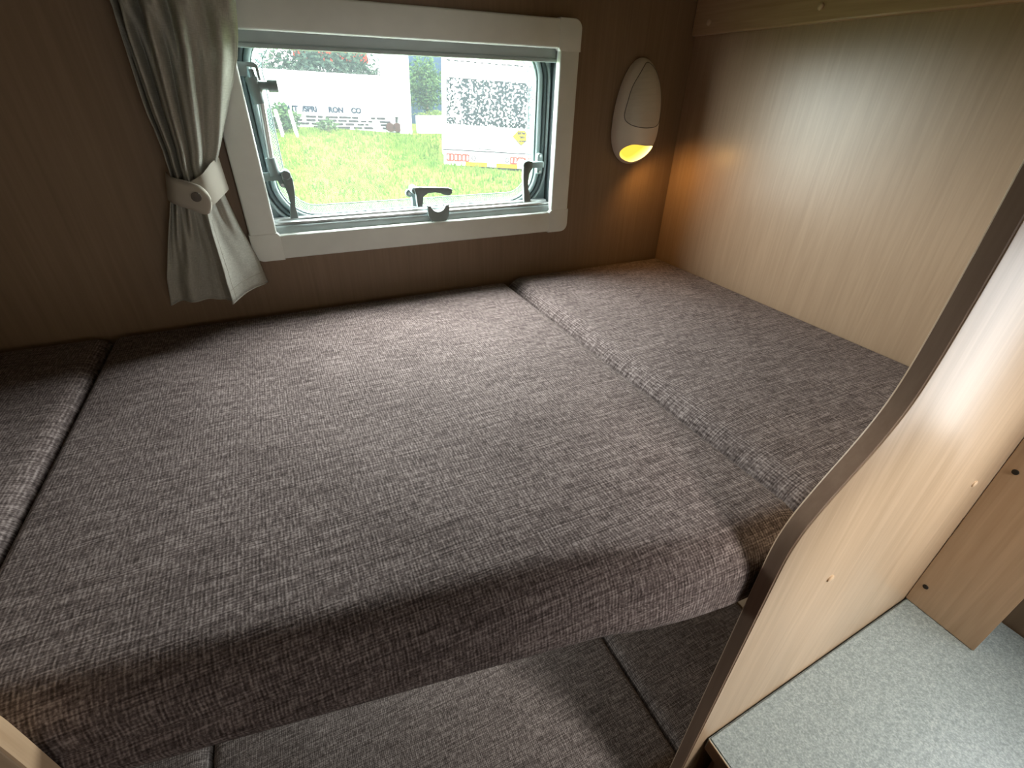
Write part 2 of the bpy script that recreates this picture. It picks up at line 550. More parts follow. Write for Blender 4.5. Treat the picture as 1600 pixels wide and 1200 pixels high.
# left latch
la = bpy.data.objects.new('latch', None); C.objects.link(la); la.parent = win
la.matrix_parent_inverse = parent_inv(win); la.location = (-0.84, 0.01, 0.22)
bm = B(); prism(bm, [(-0.8780, 0.2190), (-0.8780, 0.2335), (-0.850, 0.2335), (-0.838, 0.2355), (-0.831, 0.230), (-0.8300, 0.214), (-0.8380, 0.2085), (-0.846, 0.2110), (-0.8490, 0.2210), (-0.862, 0.2210)], 0.006, 0.016, bev=0.001)
obj('latch_bracket', bm, GP, la, auto=40)
bm = B(); prism(bm, [(-0.8420, 0.2350), (-0.8345, 0.2385), (-0.8275, 0.2340), (-0.8250, 0.2220), (-0.8262, 0.2010), (-0.8295, 0.1800), (-0.8280, 0.1600), (-0.8420, 0.1600), (-0.8400, 0.1720), (-0.8370, 0.1850), (-0.8375, 0.2000), (-0.8400, 0.2120)], -0.003, 0.005, bev=0.0012)
obj('lever', bm, GP, la, auto=40)
bm = B(); disc(bm, (-0.8425, 0.0065, 0.2140), (0, -1, 0), 0.0025, 0.003, 10)
obj('screw', bm, M['alu'], la)
bm = B(); disc(bm, (-0.8340, 0.0160, 0.2305), (0, -1, 0), 0.0075, 0.021, 16, 0.0012)
obj('pivot', bm, GP, la, auto=40)

# centre latch
la = bpy.data.objects.new('latch', None); C.objects.link(la); la.parent = win
la.matrix_parent_inverse = parent_inv(win); la.location = (-0.61, 0.02, 0.185)
bm = B(); prism(bm, rrect(-0.6290, -0.5900, 0.1790, 0.1925, 0.006, 5), 0.022, 0.030, bev=0.0012)
box(bm, -0.6170, -0.6070, 0.0240, 0.036, 0.1600, 0.1850, 0.001)
obj('latch_base', bm, GP, la, auto=40)
for x in (-0.6225, -0.5960):
    bm = B(); disc(bm, (x, 0.0225, 0.1855), (0, -1, 0), 0.0024, 0.0022, 10); obj('screw', bm, M['alu'], la)
bm = B(); disc(bm, (-0.6150, 0.0260, 0.1935), (0, -1, 0), 0.0075, 0.024, 16, 0.0012)
obj('pivot', bm, GP, la, auto=40)
bm = B(); prism(bm, [(-0.6190, 0.1990), (-0.6080, 0.1995), (-0.5800, 0.1975), (-0.5500, 0.1955), (-0.5430, 0.1925), (-0.5430, 0.1855), (-0.5480, 0.1815), (-0.5560, 0.1815), (-0.5660, 0.1860), (-0.5780, 0.1885), (-0.5920, 0.1875), (-0.6010, 0.1820), (-0.6040, 0.1640), (-0.6140, 0.1640), (-0.6150, 0.1850)], -0.001, 0.008, bev=0.0012)
obj('lever', bm, GP, la, auto=40)

# right latch
la = bpy.data.objects.new('latch', None); C.objects.link(la); la.parent = win
la.matrix_parent_inverse = parent_inv(win); la.location = (-0.365, 0.02, 0.22)
bm = B(); prism(bm, rrect(-0.3460, -0.3330, 0.2080, 0.2480, 0.006, 5), 0.022, 0.032, bev=0.0012)
box(bm, -0.3800, -0.3380, 0.006, 0.0235, 0.2225, 0.2340, 0.0015)
obj('latch_bracket', bm, GP, la, auto=40)
for z in (0.2130, 0.2430):
    bm = B(); disc(bm, (-0.3395, 0.0225, z), (0, -1, 0), 0.0024, 0.0022, 10); obj('screw', bm, M['alu'], la)
bm = B(); disc(bm, (-0.3850, 0.0230, 0.2300), (0, -1, 0), 0.0080, 0.030, 16, 0.0012)
obj('pivot', bm, GP, la, auto=40)
bm = B(); prism(bm, [(-0.3920, 0.2330), (-0.3830, 0.2385), (-0.3720, 0.2370), (-0.3720, 0.2230), (-0.3780, 0.2150), (-0.3800, 0.2000), (-0.3790, 0.1850), (-0.3740, 0.1700), (-0.3730, 0.1600), (-0.3880, 0.1600), (-0.3900, 0.1800), (-0.3925, 0.2100)], -0.007, 0.001, bev=0.0012)
obj('lever', bm, GP, la, auto=40)

# stay arm on the left
st = bpy.data.objects.new('stay_arm', None); C.objects.link(st); st.parent = win
st.matrix_parent_inverse = parent_inv(win); st.location = (-0.85, 0.01, 0.30)
bm = B(); tube(bm, [(-0.8460, 0.0080, 0.3520), (-0.8515, 0.0080, 0.2560)], 0.0050, 14)
obj('rod', bm, M['alu'], st, auto=40)
bm = B(); tube(bm, [(-0.8525, 0.0080, 0.2560), (-0.8500, 0.0080, 0.2290)], 0.0088, 14)
obj('socket', bm, GP, st, auto=40)
bm = B(); tube(bm, [(-0.8545, 0.0080, 0.3680), (-0.8490, 0.0080, 0.3330)], 0.0088, 14)
tube(bm, [(-0.8515, 0.0080, 0.3780), (-0.8500, 0.0080, 0.3500)], 0.0036, 10)
obj('clamp', bm, GP, st, auto=40)
bm = B(); tube(bm, [(-0.8460, 0.0080, 0.3570), (-0.8330, 0.0080, 0.3570), (-0.8330, 0.0080, 0.3570), (-0.8190, 0.0080, 0.3570)], [0.0060, 0.0060, 0.0088, 0.0088], 12)
obj('knob', bm, GP, st, auto=40)
bm = B(); prism(bm, [(-0.8750, 0.3700), (-0.8750, 0.3870), (-0.8460, 0.3870), (-0.8410, 0.3830), (-0.8405, 0.3640), (-0.8440, 0.3640), (-0.8450, 0.3800), (-0.8560, 0.3820), (-0.8590, 0.3680)], 0.003, 0.016, bev=0.001)
obj('hook', bm, GP, st, auto=40)

# ------------------------------------------------------------------ cushions
def cushion(name, label, cat, x0, x1, yb, yf, zt, thick, rads, mat, group=None, nx=40, ny=56, sag=0.0, bulge=0.008, wob=0.0):
    """yf: function of x giving the front edge. rads: edge radius (left, right, back, front)"""
    rl_, rr_, rb_, rf_ = rads

    def knots(n, a, b):
        # denser at both ends
        ks = [0, .06, .15, .27, .42, .6, .8, 1.0]
        out = [a * k for k in ks]
        mid = n - 2 * len(ks)
        out += [a + (1 - b - a) * (i + 1) / (mid + 1) for i in range(mid)]
        out += [1 - b * k for k in reversed(ks)]
        return out
    bm = B(); uvl = bm.loops.layers.uv.new('UVMap')
    sxs = knots(nx, rl_ / (x1 - x0), rr_ / (x1 - x0))
    D0 = yb - yf((x0 + x1) / 2)
    sys_ = knots(ny, rf_ / D0, rb_ / D0)
    ph = random.random() * 6

    def drop(d, r):
        if d >= r: return 0.0
        q = 1 - d / r
        return r * (1 - math.sqrt(max(0, 1 - q * q)))
    top = []; uvs = {}
    for s in sxs:
        x = x0 + (x1 - x0) * s; row = []
        y1 = yf(x)
        for t in sys_:
            y = y1 + (yb - y1) * t
            dl, dr, df, db = x - x0, x1 - x, y - y1, yb - y
            z = zt - drop(dl, rl_) - drop(dr, rr_) - drop(df, rf_) - drop(db, rb_)
            e = max(0.0, min(dl, dr, df, db))
            z += 0.004 * min(1, e / 0.12) ** 0.7 - 0.004
            z += wob * (math.sin(x * 17 + ph) * math.sin(y * 13 + ph * 2) + 0.6 * math.sin(x * 31 + y * 23 + ph)) * min(1, e / 0.1)
            zmin = zt - max(rl_ if dl < rl_ else 0, rr_ if dr < rr_ else 0, rf_ if df < rf_ else 0, rb_ if db < rb_ else 0) - 0.006
            z = max(z, zmin)
            v = bm.verts.new((x, y, z)); uvs[v] = (x, y + (zt - z if df < rf_ and df <= min(dl, dr, db) else 0) * -0.6); row.append(v)
        top.append(row)
    NX, NY = len(sxs), len(sys_)
    for i in range(NX - 1):
        for j in range(NY - 1):
            bm.faces.new((top[i][j], top[i + 1][j], top[i + 1][j + 1], top[i][j + 1]))
    # sides
    loop = [top[i][0] for i in range(NX)] + [top[-1][j] for j in range(1, NY)] + [top[i][-1] for i in range(NX - 2, -1, -1)] + [top[0][j] for j in range(NY - 2, 0, -1)]
    nrm = []
    for k, v in enumerate(loop):
        a = loop[k - 1].co; b = loop[(k + 1) % len(loop)].co
        d = Vector((b.x - a.x, b.y - a.y, 0)); d.normalize(); nrm.append(Vector((d.y, -d.x, 0)))
    prev = loop; base = [v.co.copy() for v in loop]
    zb = zt - thick
    levels = [0.1, 0.25, 0.45, 0.65, 0.82, 0.93, 1.0]
    for li, q in enumerate(levels):
        cur = []
        for k, p in enumerate(base):
            z = p.z + (zb - p.z) * q
            out = (bulge * max(0.0, min(1.0, (-0.545 - base[k].x) / 0.08)) if nrm[k].y < -0.7 else 0.0) * math.sin(PI * min(1, q)) if q < 1 else -0.012
            if q > 0.9 and q < 1: out = -0.003
            nv = bm.verts.new((p.x + nrm[k].x * out, p.y + nrm[k].y * out, z))
            if nrm[k].y < -0.7: uvs[nv] = (p.x, p.y - (zt - z))
            elif nrm[k].x > 0.7: uvs[nv] = (p.x + (zt - z), p.y)
            elif nrm[k].x < -0.7: uvs[nv] = (p.x - (zt - z), p.y)
            else: uvs[nv] = (p.x, p.y + (zt - z))
            cur.append(nv)
        for k in range(len(loop)):
            j = (k + 1) % len(loop)
            bm.faces.new((prev[k], prev[j], cur[j], cur[k]))
        prev = cur
    bm.faces.new(prev)
    for f in bm.faces:
        for lp in f.loops:
            lp[uvl].uv = uvs[lp.vert]
    o = obj(name, bm, mat, None, smooth=True)
    tag(o, label, cat, group)
    return o


def front(x):      # the bunk front runs slightly oblique to the window wall
    return -0.684 - 0.165 * (min(x, -0.515) + 1.022)


def front_mid(x):
    k = max(0.0, min(1.0, (x + 0.67) / 0.145)); return front(x) + (-0.7745 - front(x)) * k ** 1.4 if x < -0.525 else -0.7745 - 0.002 * min(1.0, (x + 0.525) / 0.05)


TH = 0.090
cushion('bunk_mattress', 'large middle grey woven bunk mattress section under the window', 'mattress', -1.1500, -0.4325, -0.004, front_mid, 0.0, TH, (0.012, 0.014, 0.022, 0.042), M['fabric'], 'upper bunk mattress sections', 64, 70, wob=0.0012)
cushion('bunk_mattress', 'short grey mattress section against the right end wall, below the wall lamp', 'mattress', -0.4290, -0.002, -0.004, lambda x: -0.7765 + 0.0297 * (x + 0.43), 0.007, TH + 0.007, (0.038, 0.018, 0.022, 0.040), M['fabric'], 'upper bunk mattress sections', 46, 64, wob=0.0012)
cushion('bunk_mattress', 'grey mattress section at the left edge, left of the dark seam', 'mattress', -1.980, -1.1545, -0.004, lambda x: front(x) if x > -1.16 else -0.660, 0.002, TH, (0.02, 0.022, 0.022, 0.040), M['fabric'], 'upper bunk mattress sections', 46, 60, wob=0.0012)

bm = B()   # board the upper mattress lies on
v0 = [(-2.049, -0.001), (-0.001, -0.001), (-0.001, -0.765), (-0.52, -0.735), (-1.15, -0.635), (-2.049, -0.62)]
a = [bm.verts.new((x, y, -TH - 0.0165)) for x, y in v0]; b = [bm.verts.new((x, y, -TH - 0.0015)) for x, y in v0]
bm.faces.new(a); bm.faces.new(b)
for i in range(6):
    bm.faces.new((a[i], a[(i + 1) % 6], b[(i + 1) % 6], b[i]))
o = obj('bunk_board', bm, M['ply']); tag(o, 'plywood bunk board carrying the upper mattress sections', 'board')

ZL = -0.594
lowfront = lambda x: -0.774 if x > -0.53 else (-0.672 if x < -1.07 else -0.695 - 0.150 * (x + 1.022))
cushion('lower_mattress', 'dark grey lower bunk mattress section at the bottom, between its two seams', 'mattress', -1.1510, -0.4345, -0.004, lowfront, ZL, 0.10, (0.020, 0.012, 0.02, 0.04), M['fabric_low'], 'lower bunk mattress sections', 46, 56, wob=0.0012)
cushion('lower_mattress', 'lower bunk mattress section beside the end panel, right of the lower seam', 'mattress', -0.4315, -0.1150, -0.004, lambda x: -0.7755 + 0.0297 * (x + 0.43), ZL + 0.001, 0.10, (0.020, 0.012, 0.02, 0.04), M['fabric_low'], 'lower bunk mattress sections', 40, 56, wob=0.0012)
cushion('lower_mattress', 'lower bunk mattress section at the bottom left, left of the lower seam', 'mattress', -1.980, -1.1540, -0.004, lambda x: -0.672, ZL + 0.004, 0.10, (0.02, 0.024, 0.02, 0.04), M['fabric_low'], 'lower bunk mattress sections', 40, 56, wob=0.0012)
bm = B(); box(bm, -2.049, -0.101, -0.66, -0.002, ZF + 0.0005, ZL - 0.102)
box(bm, -1.05, -0.101, -0.76, -0.66, ZF + 0.0005, ZL - 0.102)
o = obj('storage_box', bm, M['wood_panel']); tag(o, 'beech base box under the lower bunk mattress', 'bed base')
bm = B(); box(bm, -0.1130, -0.0980, -0.776, -0.002, ZL - 0.101, -TH - 0.018)
o = obj('end_board', bm, M['wood_panel']); tag(o, 'beech board closing the lower bunk beside the end panel', 'panel')

# ------------------------------------------------------------------ S curved end panels
curve = [(-0.5150, -0.030), (-0.5148, -0.006), (-0.5142, 0.006), (-0.5120, 0.022), (-0.5050, 0.042), (-0.4940, 0.060), (-0.4800, 0.079), (-0.4630, 0.100), (-0.4500, 0.118), (-0.4400, 0.135), (-0.4330, 0.152), (-0.4285, 0.172), (-0.4255, 0.195), (-0.4235, 0.225), (-0.4220, 0.265), (-0.4215, 0.325), (-0.4210, ZC - 0.002)]


def smooth_curve(c, sub=4):
    out = []
    n = len(c)
    for i in range(n - 1):
        p0 = c[max(i - 1, 0)]; p1 = c[i]; p2 = c[i + 1]; p3 = c[min(i + 2, n - 1)]
        for k in range(sub):
            t = k / sub
            out.append(tuple(0.5 * ((2 * p1[d]) + (-p0[d] + p2[d]) * t + (2 * p0[d] - 5 * p1[d] + 4 * p2[d] - p3[d]) * t * t + (-p0[d] + 3 * p1[d] - 3 * p2[d] + p3[d]) * t ** 3) for d in (0, 1)))
    out.append(c[-1])
    return out


sc_ = smooth_curve(curve, 3)
X0, Y0 = -0.515, -0.7805
rp = thing('bunk_partition', 'tall beech end panel with S curved edge at the right foot of the bunk', 'panel', (X0, Y0, ZF + 0.001), rot=(0, 0, math.radians(1.7)))
Rm = Matrix.Translation((X0, Y0, 0)) @ Matrix.Rotation(math.radians(1.7), 4, 'Z')


def panel_mesh(pts, y0, y1, xf):
    bm = B(); sides = prism(bm, pts, y0, y1, 0)
    ed = [e for f in bm.faces if len(f.verts) > 8 for e in f.edges]
    bmesh.ops.recalc_face_normals(bm, faces=bm.faces[:])
    bmesh.ops.bevel(bm, geom=ed, offset=0.0012, segments=2, affect='EDGES', profile=0.5)
    for v in bm.verts: v.co = xf @ v.co
    return bm


pts = [(-0.003, ZF + 0.001)] + [(0.515 - 0.515 + (x + 0.515), z) for x, z in sc_[0:]]
pts = [(0.0, ZF + 0.001)] + [(x + 0.515, z) for x, z in sc_] + [(0.512, ZC - 0.002), (0.512, ZF + 0.001)]
bm = panel_mesh(pts, -0.0168, 0.0, Rm)
board = obj('board', bm, M['wood_panel'], rp, auto=35)
# edge banding strip following the S curve
bm = B()
pe = [(0.0, ZF + 0.002)] + [(x + 0.515, z) for x, z in sc_]
e0 = []
for i, (x, z) in enumerate(pe):
    a = pe[max(i - 1, 0)]; b = pe[min(i + 1, len(pe) - 1)]
    dx, dz = b[0] - a[0], b[1] - a[1]; l = math.hypot(dx, dz); nx, nz = -dz / l, dx / l
    e0.append([bm.verts.new(Rm @ Vector((x + nx * o_, y, z + nz * o_))) for (o_, y) in ((0.0000, -0.0157), (0.0011, -0.0150), (0.0011, -0.0018), (0.0000, -0.0011))])
for p, q in zip(e0, e0[1:]):
    for k in range(3):
        bm.faces.new((p[k], p[k + 1], q[k + 1], q[k]))
o = obj('edge_banding', bm, M['wood_edge'], rp, auto=50); o['label'] = 'darker brown edge banding'
for x, z, l in ((0.1190, -0.0890, 0.0050), (0.4080, -0.0680, 0.0050)):
    bm = B()
    tube(bm, [Rm @ Vector((x, -0.0162, z)), Rm @ Vector((x, -0.0182, z)), Rm @ Vector((x, -0.0192, z))], [0.0052, 0.0050, 0.0030], 14)
    obj('screw_cap', bm, M['cap_beech'], rp, auto=40)

sl_ = [(x, z + 0.022) for x, z in sc_[:-1]] + [sc_[-1]]
lp_ = thing('bunk_partition', 'beech end panel corner at the bottom left of the bunk', 'panel', (-1.08, -0.680, ZF + 0.001))
Lm = Matrix.Translation((-1.08, -0.6800, 0))
pts = [(0.0, ZF + 0.001)] + [(-(x + 0.515), z) for x, z in sl_] + [(-0.9680, ZC - 0.002), (-0.9680, ZF + 0.001)]
bm = panel_mesh(pts, -0.0175, 0.0, Lm)
obj('board', bm, M['wood_panel'], lp_, auto=35)
bm = B(); e0 = []
pe = [(0.0, ZF + 0.002)] + [(-(x + 0.515), z) for x, z in sl_]
for i, (x, z) in enumerate(pe):
    a = pe[max(i - 1, 0)]; b = pe[min(i + 1, len(pe) - 1)]
    dx, dz = b[0] - a[0], b[1] - a[1]; l = math.hypot(dx, dz); nx, nz = dz / l, -dx / l
    e0.append([bm.verts.new(Lm @ Vector((x + nx * o_, y, z + nz * o_))) for (o_, y) in ((0.0, -0.0165), (0.0011, -0.0158), (0.0011, -0.0018), (0.0, -0.0011))])
for p, q in zip(e0, e0[1:]):
    for k in range(3):
        bm.faces.new((p[k], p[k + 1], q[k + 1], q[k]))
obj('edge_banding', bm, M['wood_edge_lit'], lp_, auto=50)

# ------------------------------------------------------------------ kitchen corner
bm = B()
v0 = [(-0.4910, -0.7985), (XR - 0.001, -0.7825), (XR - 0.001, -2.20), (-0.4910, -2.20)]
a = [bm.verts.new((x, y, -0.388)) for x, y in v0]; b = [bm.verts.new((x, y, -0.360)) for x, y in v0]
bm.faces.new(a); bm.faces.new(b)
for i in range(4): bm.faces.new((a[i], a[(i + 1) % 4], b[(i + 1) % 4], b[i]))
bmesh.ops.recalc_face_normals(bm, faces=bm.faces[:])
bmesh.ops.bevel(bm, geom=[e for e in bm.edges if all(v.co.z > -0.37 for v in e.verts)], offset=0.0018, segments=2, affect='EDGES')
wt = obj('worktop', bm, M['worktop'], auto=35); tag(wt, 'speckled pale grey worktop against the beech end panel', 'worktop')
bm = B(); box(bm, -0.4925, -0.4912, -2.20, -0.800, -0.3865, -0.3635, 0.0004, 1)
o = obj('edge_strip', bm, M['wood_dark'], wt); o['label'] = 'dark brown edge strip'
bm = B(); box(bm, -0.4925, -0.4912, -2.20, -0.800, -0.3632, -0.3606, 0.0004, 1)
o = obj('edge_line', bm, M['cap_beech'], wt); o['label'] = 'thin pale line along the top edge'
kc = thing('kitchen_cabinet', 'dark brown cabinet under the speckled worktop', 'cabinet', (-0.21, -1.5, ZF + 0.001))
bm = B(); box(bm, -0.4700, XR - 0.002, -2.19, -0.8060, ZF + 0.001, -0.3885)
obj('body', bm, M['wood_dark'], kc)
bm = B(); box(bm, -0.4860, -0.4702, -1.26, -0.8160, ZF + 0.06, -0.3940, 0.001)
dr = obj('door', bm, M['wood_dark'], kc)
bm = B(); tube(bm, [(-0.4905, -0.8270, -0.3990), (-0.4915, -0.8270, -0.4050), (-0.4915, -0.8270, -0.4300), (-0.4905, -0.8270, -0.4360)], 0.0022, 8)
obj('handle', bm, M['screw_dark'], dr, smooth=True)

dv = thing('divider_panel', 'narrow brown upright panel standing on the worktop with two dark screws', 'panel', (-0.030, -0.83, -0.3595))
bm = B()
v0 = [(-0.0330, -0.7836), (-0.0180, -0.7832), (-0.0180, -0.8820), (-0.0345, -0.8830)]
a = [bm.verts.new((x, y, -0.3595)) for x, y in v0]; b = [bm.verts.new((x, y, ZC - 0.002)) for x, y in v0]
bm.faces.new(a); bm.faces.new(b)
for i in range(4): bm.faces.new((a[i], a[(i + 1) % 4], b[(i + 1) % 4], b[i]))
bmesh.ops.recalc_face_normals(bm, faces=bm.faces[:])
bmesh.ops.bevel(bm, geom=bm.edges[:], offset=0.001, segments=2, affect='EDGES')
obj('board', bm, M['wood_panel'], dv, auto=35)
for y, z in ((-0.7975, -0.0650), (-0.7960, -0.3145)):
    bm = B(); tube(bm, [(-0.0330, y, z), (-0.0344, y, z), (-0.0348, y, z)], [0.0040, 0.0038, 0.0022], 12)
    obj('screw', bm, M['screw_dark'], dv, auto=40)

# ------------------------------------------------------------------ wall lamp
LX, LZ0, LZ1 = -0.1290, 0.2245, 0.4200
wlamp = thing('wall_lamp', 'cream egg shaped wall lamp with its lower lens lit yellow', 'lamp', (LX, 0, (LZ0 + LZ1) / 2))


def egg(t, ph, off=0.0):
    c = 0.36
    q = (t - c) / c if t < c else (t - c) / (1 - c)
    s = math.sqrt(max(0, 1 - abs(q) ** 2.15))
    w = 0.0560 * s + off; d = 0.0480 * s + off
    return Vector((LX + w * math.sin(ph), -0.002 - d * math.cos(ph), LZ0 + (LZ1 - LZ0) * t))


bm = B(); rows = []
NT_ = 28
for i in range(NT_ + 1):
    t = 0.5 - 0.5 * math.cos(PI * i / NT_)
    t = 0.0015 + 0.997 * t
    rows.append([bm.verts.new(egg(t, -PI / 2 + PI * k / 24)) for k in range(25)])
for p, q in zip(rows, rows[1:]):
    for k in range(24): bm.faces.new((p[k], p[k + 1], q[k + 1], q[k]))
bm.faces.new([r[0] for r in rows] + [r[-1] for r in rows[::-1]])
bm.faces.new(rows[0]); bm.faces.new(rows[-1])
obj('body', bm, M['lamp_body'], wlamp, auto=60)


def egg_patch(outline, off, n=8):
    """outline: (t, phi) polygon around its centre; makes a domed lens just proud of the body"""
    cx_ = sum(p[0] for p in outline) / len(outline); cy_ = sum(p[1] for p in outline) / len(outline)
    bm = B(); rings_ = []
    for k in range(1, n + 1):
        f = k / n
        o_ = off * (1 - 0.9 * f ** 6)
        rings_.append([bm.verts.new(egg(cx_ + (p[0] - cx_) * f, cy_ + (p[1] - cy_) * f, o_)) for p in outline])
    cv = bm.verts.new(egg(cx_, cy_, off)); m = len(outline)
    for i in range(m): bm.faces.new((cv, rings_[0][i], rings_[0][(i + 1) % m]))
    for p, q in zip(rings_, rings_[1:]):
        for i in range(m): bm.faces.new((p[i], q[i], q[(i + 1) % m], p[(i + 1) % m]))
    return bm


def blob(pts, sub=6):
    n = len(pts); out = []
    for i in range(n):
        p0, p1, p2, p3 = pts[i - 1], pts[i], pts[(i + 1) % n], pts[(i + 2) % n]
        for k in range(sub):
            t = k / sub
            out.append(tuple(0.5 * ((2 * p1[d]) + (-p0[d] + p2[d]) * t + (2 * p0[d] - 5 * p1[d] + 4 * p2[d] - p3[d]) * t * t + (-p0[d] + 3 * p1[d] - 3 * p2[d] + p3[d]) * t ** 3) for d in (0, 1)))
    return out


cover = [(0.945, -0.25), (0.93, 0.45), (0.83, 0.82), (0.64, 0.88), (0.46, 0.80), (0.395, 0.55), (0.375, 0.1), (0.38, -0.35), (0.41, -0.75), (0.47, -0.98), (0.60, -0.95), (0.78, -0.80)]


def cover_mat():
    t = NT('ribbed_frosted_lamp_cover')
    w = t.n('ShaderNodeTexWave'); w.bands_direction = 'Z'; w.inputs['Scale'].default_value = 1.0
    t.l(t.coords('Object', (130, 130, 130)), w.inputs['Vector'])
    t.bsdf((0.66, 0.60, 0.51), 0.45, 0.45, bump=w.outputs['Fac'], bump_d=0.0006, bump_s=0.4)
    return t.m


obj('cover_lens', egg_patch(blob(cover), 0.0022), cover_mat(), wlamp, smooth=True)['label'] = 'ribbed frosted cover'
bm = B(); tube(bm, [egg(p[0], p[1], 0.0004) for p in blob(cover)], 0.0007, 6, closed=True)
obj('cover_groove', bm, M['button'], wlamp, smooth=True)
lit = [(0.215, -0.55), (0.205, 0.1), (0.19, 0.75), (0.13, 0.70), (0.065, 0.35), (0.03, -0.2), (0.04, -0.8), (0.08, -1.15), (0.15, -1.05)]


def lit_mat():
    t = NT('lit_yellow_lamp_lens')
    g = t.noise(t.coords('Object', (16, 16, 16)), 1.0, 0)
    col = t.ramp(g, [(0.35, (1.0, 0.62, 0.06)), (0.62, (1.0, 0.80, 0.25))])
    st = t.ramp(g, [(0.35, (0.45, 0.45, 0.45)), (0.62, (1.0, 1.0, 1.0))])
    e = t.n('ShaderNodeEmission'); t.l(col, e.inputs[0])
    t.l(t.math('MULTIPLY', st, 3.2), e.inputs[1]); t.l(e.outputs[0], t.out.inputs[0])
    return t.m


obj('lit_lens', egg_patch(blob(lit), 0.0024), lit_mat(), wlamp, smooth=True)['label'] = 'glowing yellow lens'
bm = B(); tube(bm, [egg(p[0], p[1], 0.0004) for p in blob(lit)], 0.0008, 6, closed=True)
obj('lens_rim', bm, M['lamp_body'], wlamp, smooth=True)
pl = bpy.data.lights.new('lamp_bulb', 'SPOT'); pl.energy = 0.5; pl.color = (1.0, 0.50, 0.13); pl.shadow_soft_size = 0.008
pl.spot_size = math.radians(165); pl.spot_blend = 0.8
po = bpy.data.objects.new('lamp_bulb', pl); C.objects.link(po)
po.location = (LX + 0.008, -0.054, LZ0 + 0.016); po.rotation_euler = Vector((0.5, -0.22, -0.85)).to_track_quat('-Z', 'Y').to_euler()

# ------------------------------------------------------------------ curtain
cu = thing('curtain', 'grey beige linen curtain tied back left of the window', 'curtain', (-0.95, -0.03, 0.05))
LEFT = [(0.80, -1.03), (0.60, -1.005), (0.444, -0.993), (0.412, -0.994), (0.388, -0.994), (0.357, -0.994), (0.323, -0.994), (0.275, -0.991), (0.24, -0.992), (0.215, -0.999), (0.20, -1.005), (0.147, -1.024), (0.093, -1.042), (0.047, -1.050)]
RIGHT = [(0.80, -0.83), (0.60, -0.838), (0.454, -0.852), (0.419, -0.858), (0.39, -0.866), (0.359, -0.880), (0.312, -0.902), (0.273, -0.920), (0.253, -0.930), (0.213, -0.931), (0.16, -0.922), (0.10, -0.907), (0.06, -0.902), (0.04, -0.900)]
NC, NR = 150, 90
bm = B(); uvl = bm.loops.layers.uv.new('UVMap'); uvs = {}; rows = []
for r in range(NR + 1):
    zz = 0.80 - (0.80 - 0.048) * (r / NR) ** 0.85
    row = []
    for c in range(NC + 1):
        s = c / NC
        z = zz
        if zz < 0.2:     # hem rises slightly to the right
            k = (0.2 - zz) / 0.15
            z += k * (0.010 * s + 0.004 * math.sin(s * 9))
        xl, xr = lerp_table(LEFT, z), lerp_table(RIGHT, z)
        up = max(0.0, min(1.0, (z - 0.22) / 0.20)); dn = max(0.0, min(1.0, (0.225 - z) / 0.14))
        ph = 2 * PI * (4.3 * s ** 0.66)
        foldu = (0.5 + 0.5 * math.cos(ph + 1.1 * math.sin(z * 21))) ** 1.4 + 0.25 * math.sin(2 * ph + z * 40)
        broad = math.exp(-((s - 0.80) / 0.30) ** 2)
        yu = -0.024 - (0.016 + 0.016 * up) * foldu * (1 - 0.6 * broad) - 0.018 * math.sin(PI * min(1, s * 1.02)) - 0.006 * broad * up
        # below the tie: three soft folds, then the lit return flap right of the hem
        hs = 0.62
        if s < hs:
            q = s / hs
            yd = -0.028 - 0.016 * max(0.0, math.sin(PI * min(1, q * 1.15))) ** 0.8 - 0.015 * (0.5 + 0.5 * math.cos(2 * PI * (2.3 * q ** 0.85))) - 0.040 * max(0, (q - 0.80) / 0.20) ** 1.6
        else:
            q = (s - hs) / (1 - hs)
            yd = -0.086 + 0.064 * q ** 0.9 + 0.003 * math.sin(q * 6)
        y = yu * (1 - dn) + yd * dn
        if s > 0.97: y += (s - 0.97) * 0.15
        y = min(y, -0.0175)
        v = bm.verts.new((xl + (xr - xl) * s, y, z)); uvs[v] = (s * 0.26, z); row.append(v)
    rows.append(row)
for p, q in zip(rows, rows[1:]):
    for k in range(NC):
        bm.faces.new((p[k], p[k + 1], q[k + 1], q[k]))
for f in bm.faces:
    for l_ in f.loops: l_[uvl].uv = uvs[l_.vert]
hemv = [tuple(r[int(0.665 * NC)].co) for r in rows if r[0].co.z < 0.185]
k_ = min(range(len(rows)), key=lambda i: abs(rows[i][int(0.8 * NC)].co.z - 0.082))
hemh = [tuple(v.co) for v in rows[k_][int(0.64 * NC):]]
hemb = [tuple(v.co) for v in rows[-1]]
cloth = obj('cloth', bm, M['curtain'], cu, smooth=True)
sol = cloth.modifiers.new('thickness', 'SOLIDIFY'); sol.thickness = 0.0012; sol.offset = 0


for pts_ in (hemv, hemh):
    bm = B(); tube(bm, [(x, y - 0.0008, z) for x, y, z in pts_], 0.0006, 5)
    obj('hem_stitch', bm, M['curtain_band'], cu, smooth=True)
bm = B(); tube(bm, hemb, 0.0012, 6)
obj('bottom_hem', bm, M['curtain'], cu, smooth=True)


def strip(bm, top, bot, thick, nsub=5):
    """band between two polylines of 3D points, given thickness toward -Y"""
    T = [Vector(p) for p in top]; Bt = [Vector(p) for p in bot]; g = []
    for a, b in zip(T, Bt):
        col = []
        for k in range(nsub + 1):
            p = a.lerp(b, k / nsub); bul = max(0.0, math.sin(PI * k / nsub)) ** 0.5 * thick
            col.append(bm.verts.new((p.x, p.y - bul, p.z)))
        g.append(col)
    for p, q in zip(g, g[1:]):
        for k in range(nsub): bm.faces.new((p[k], q[k], q[k + 1], p[k + 1]))
    return bm


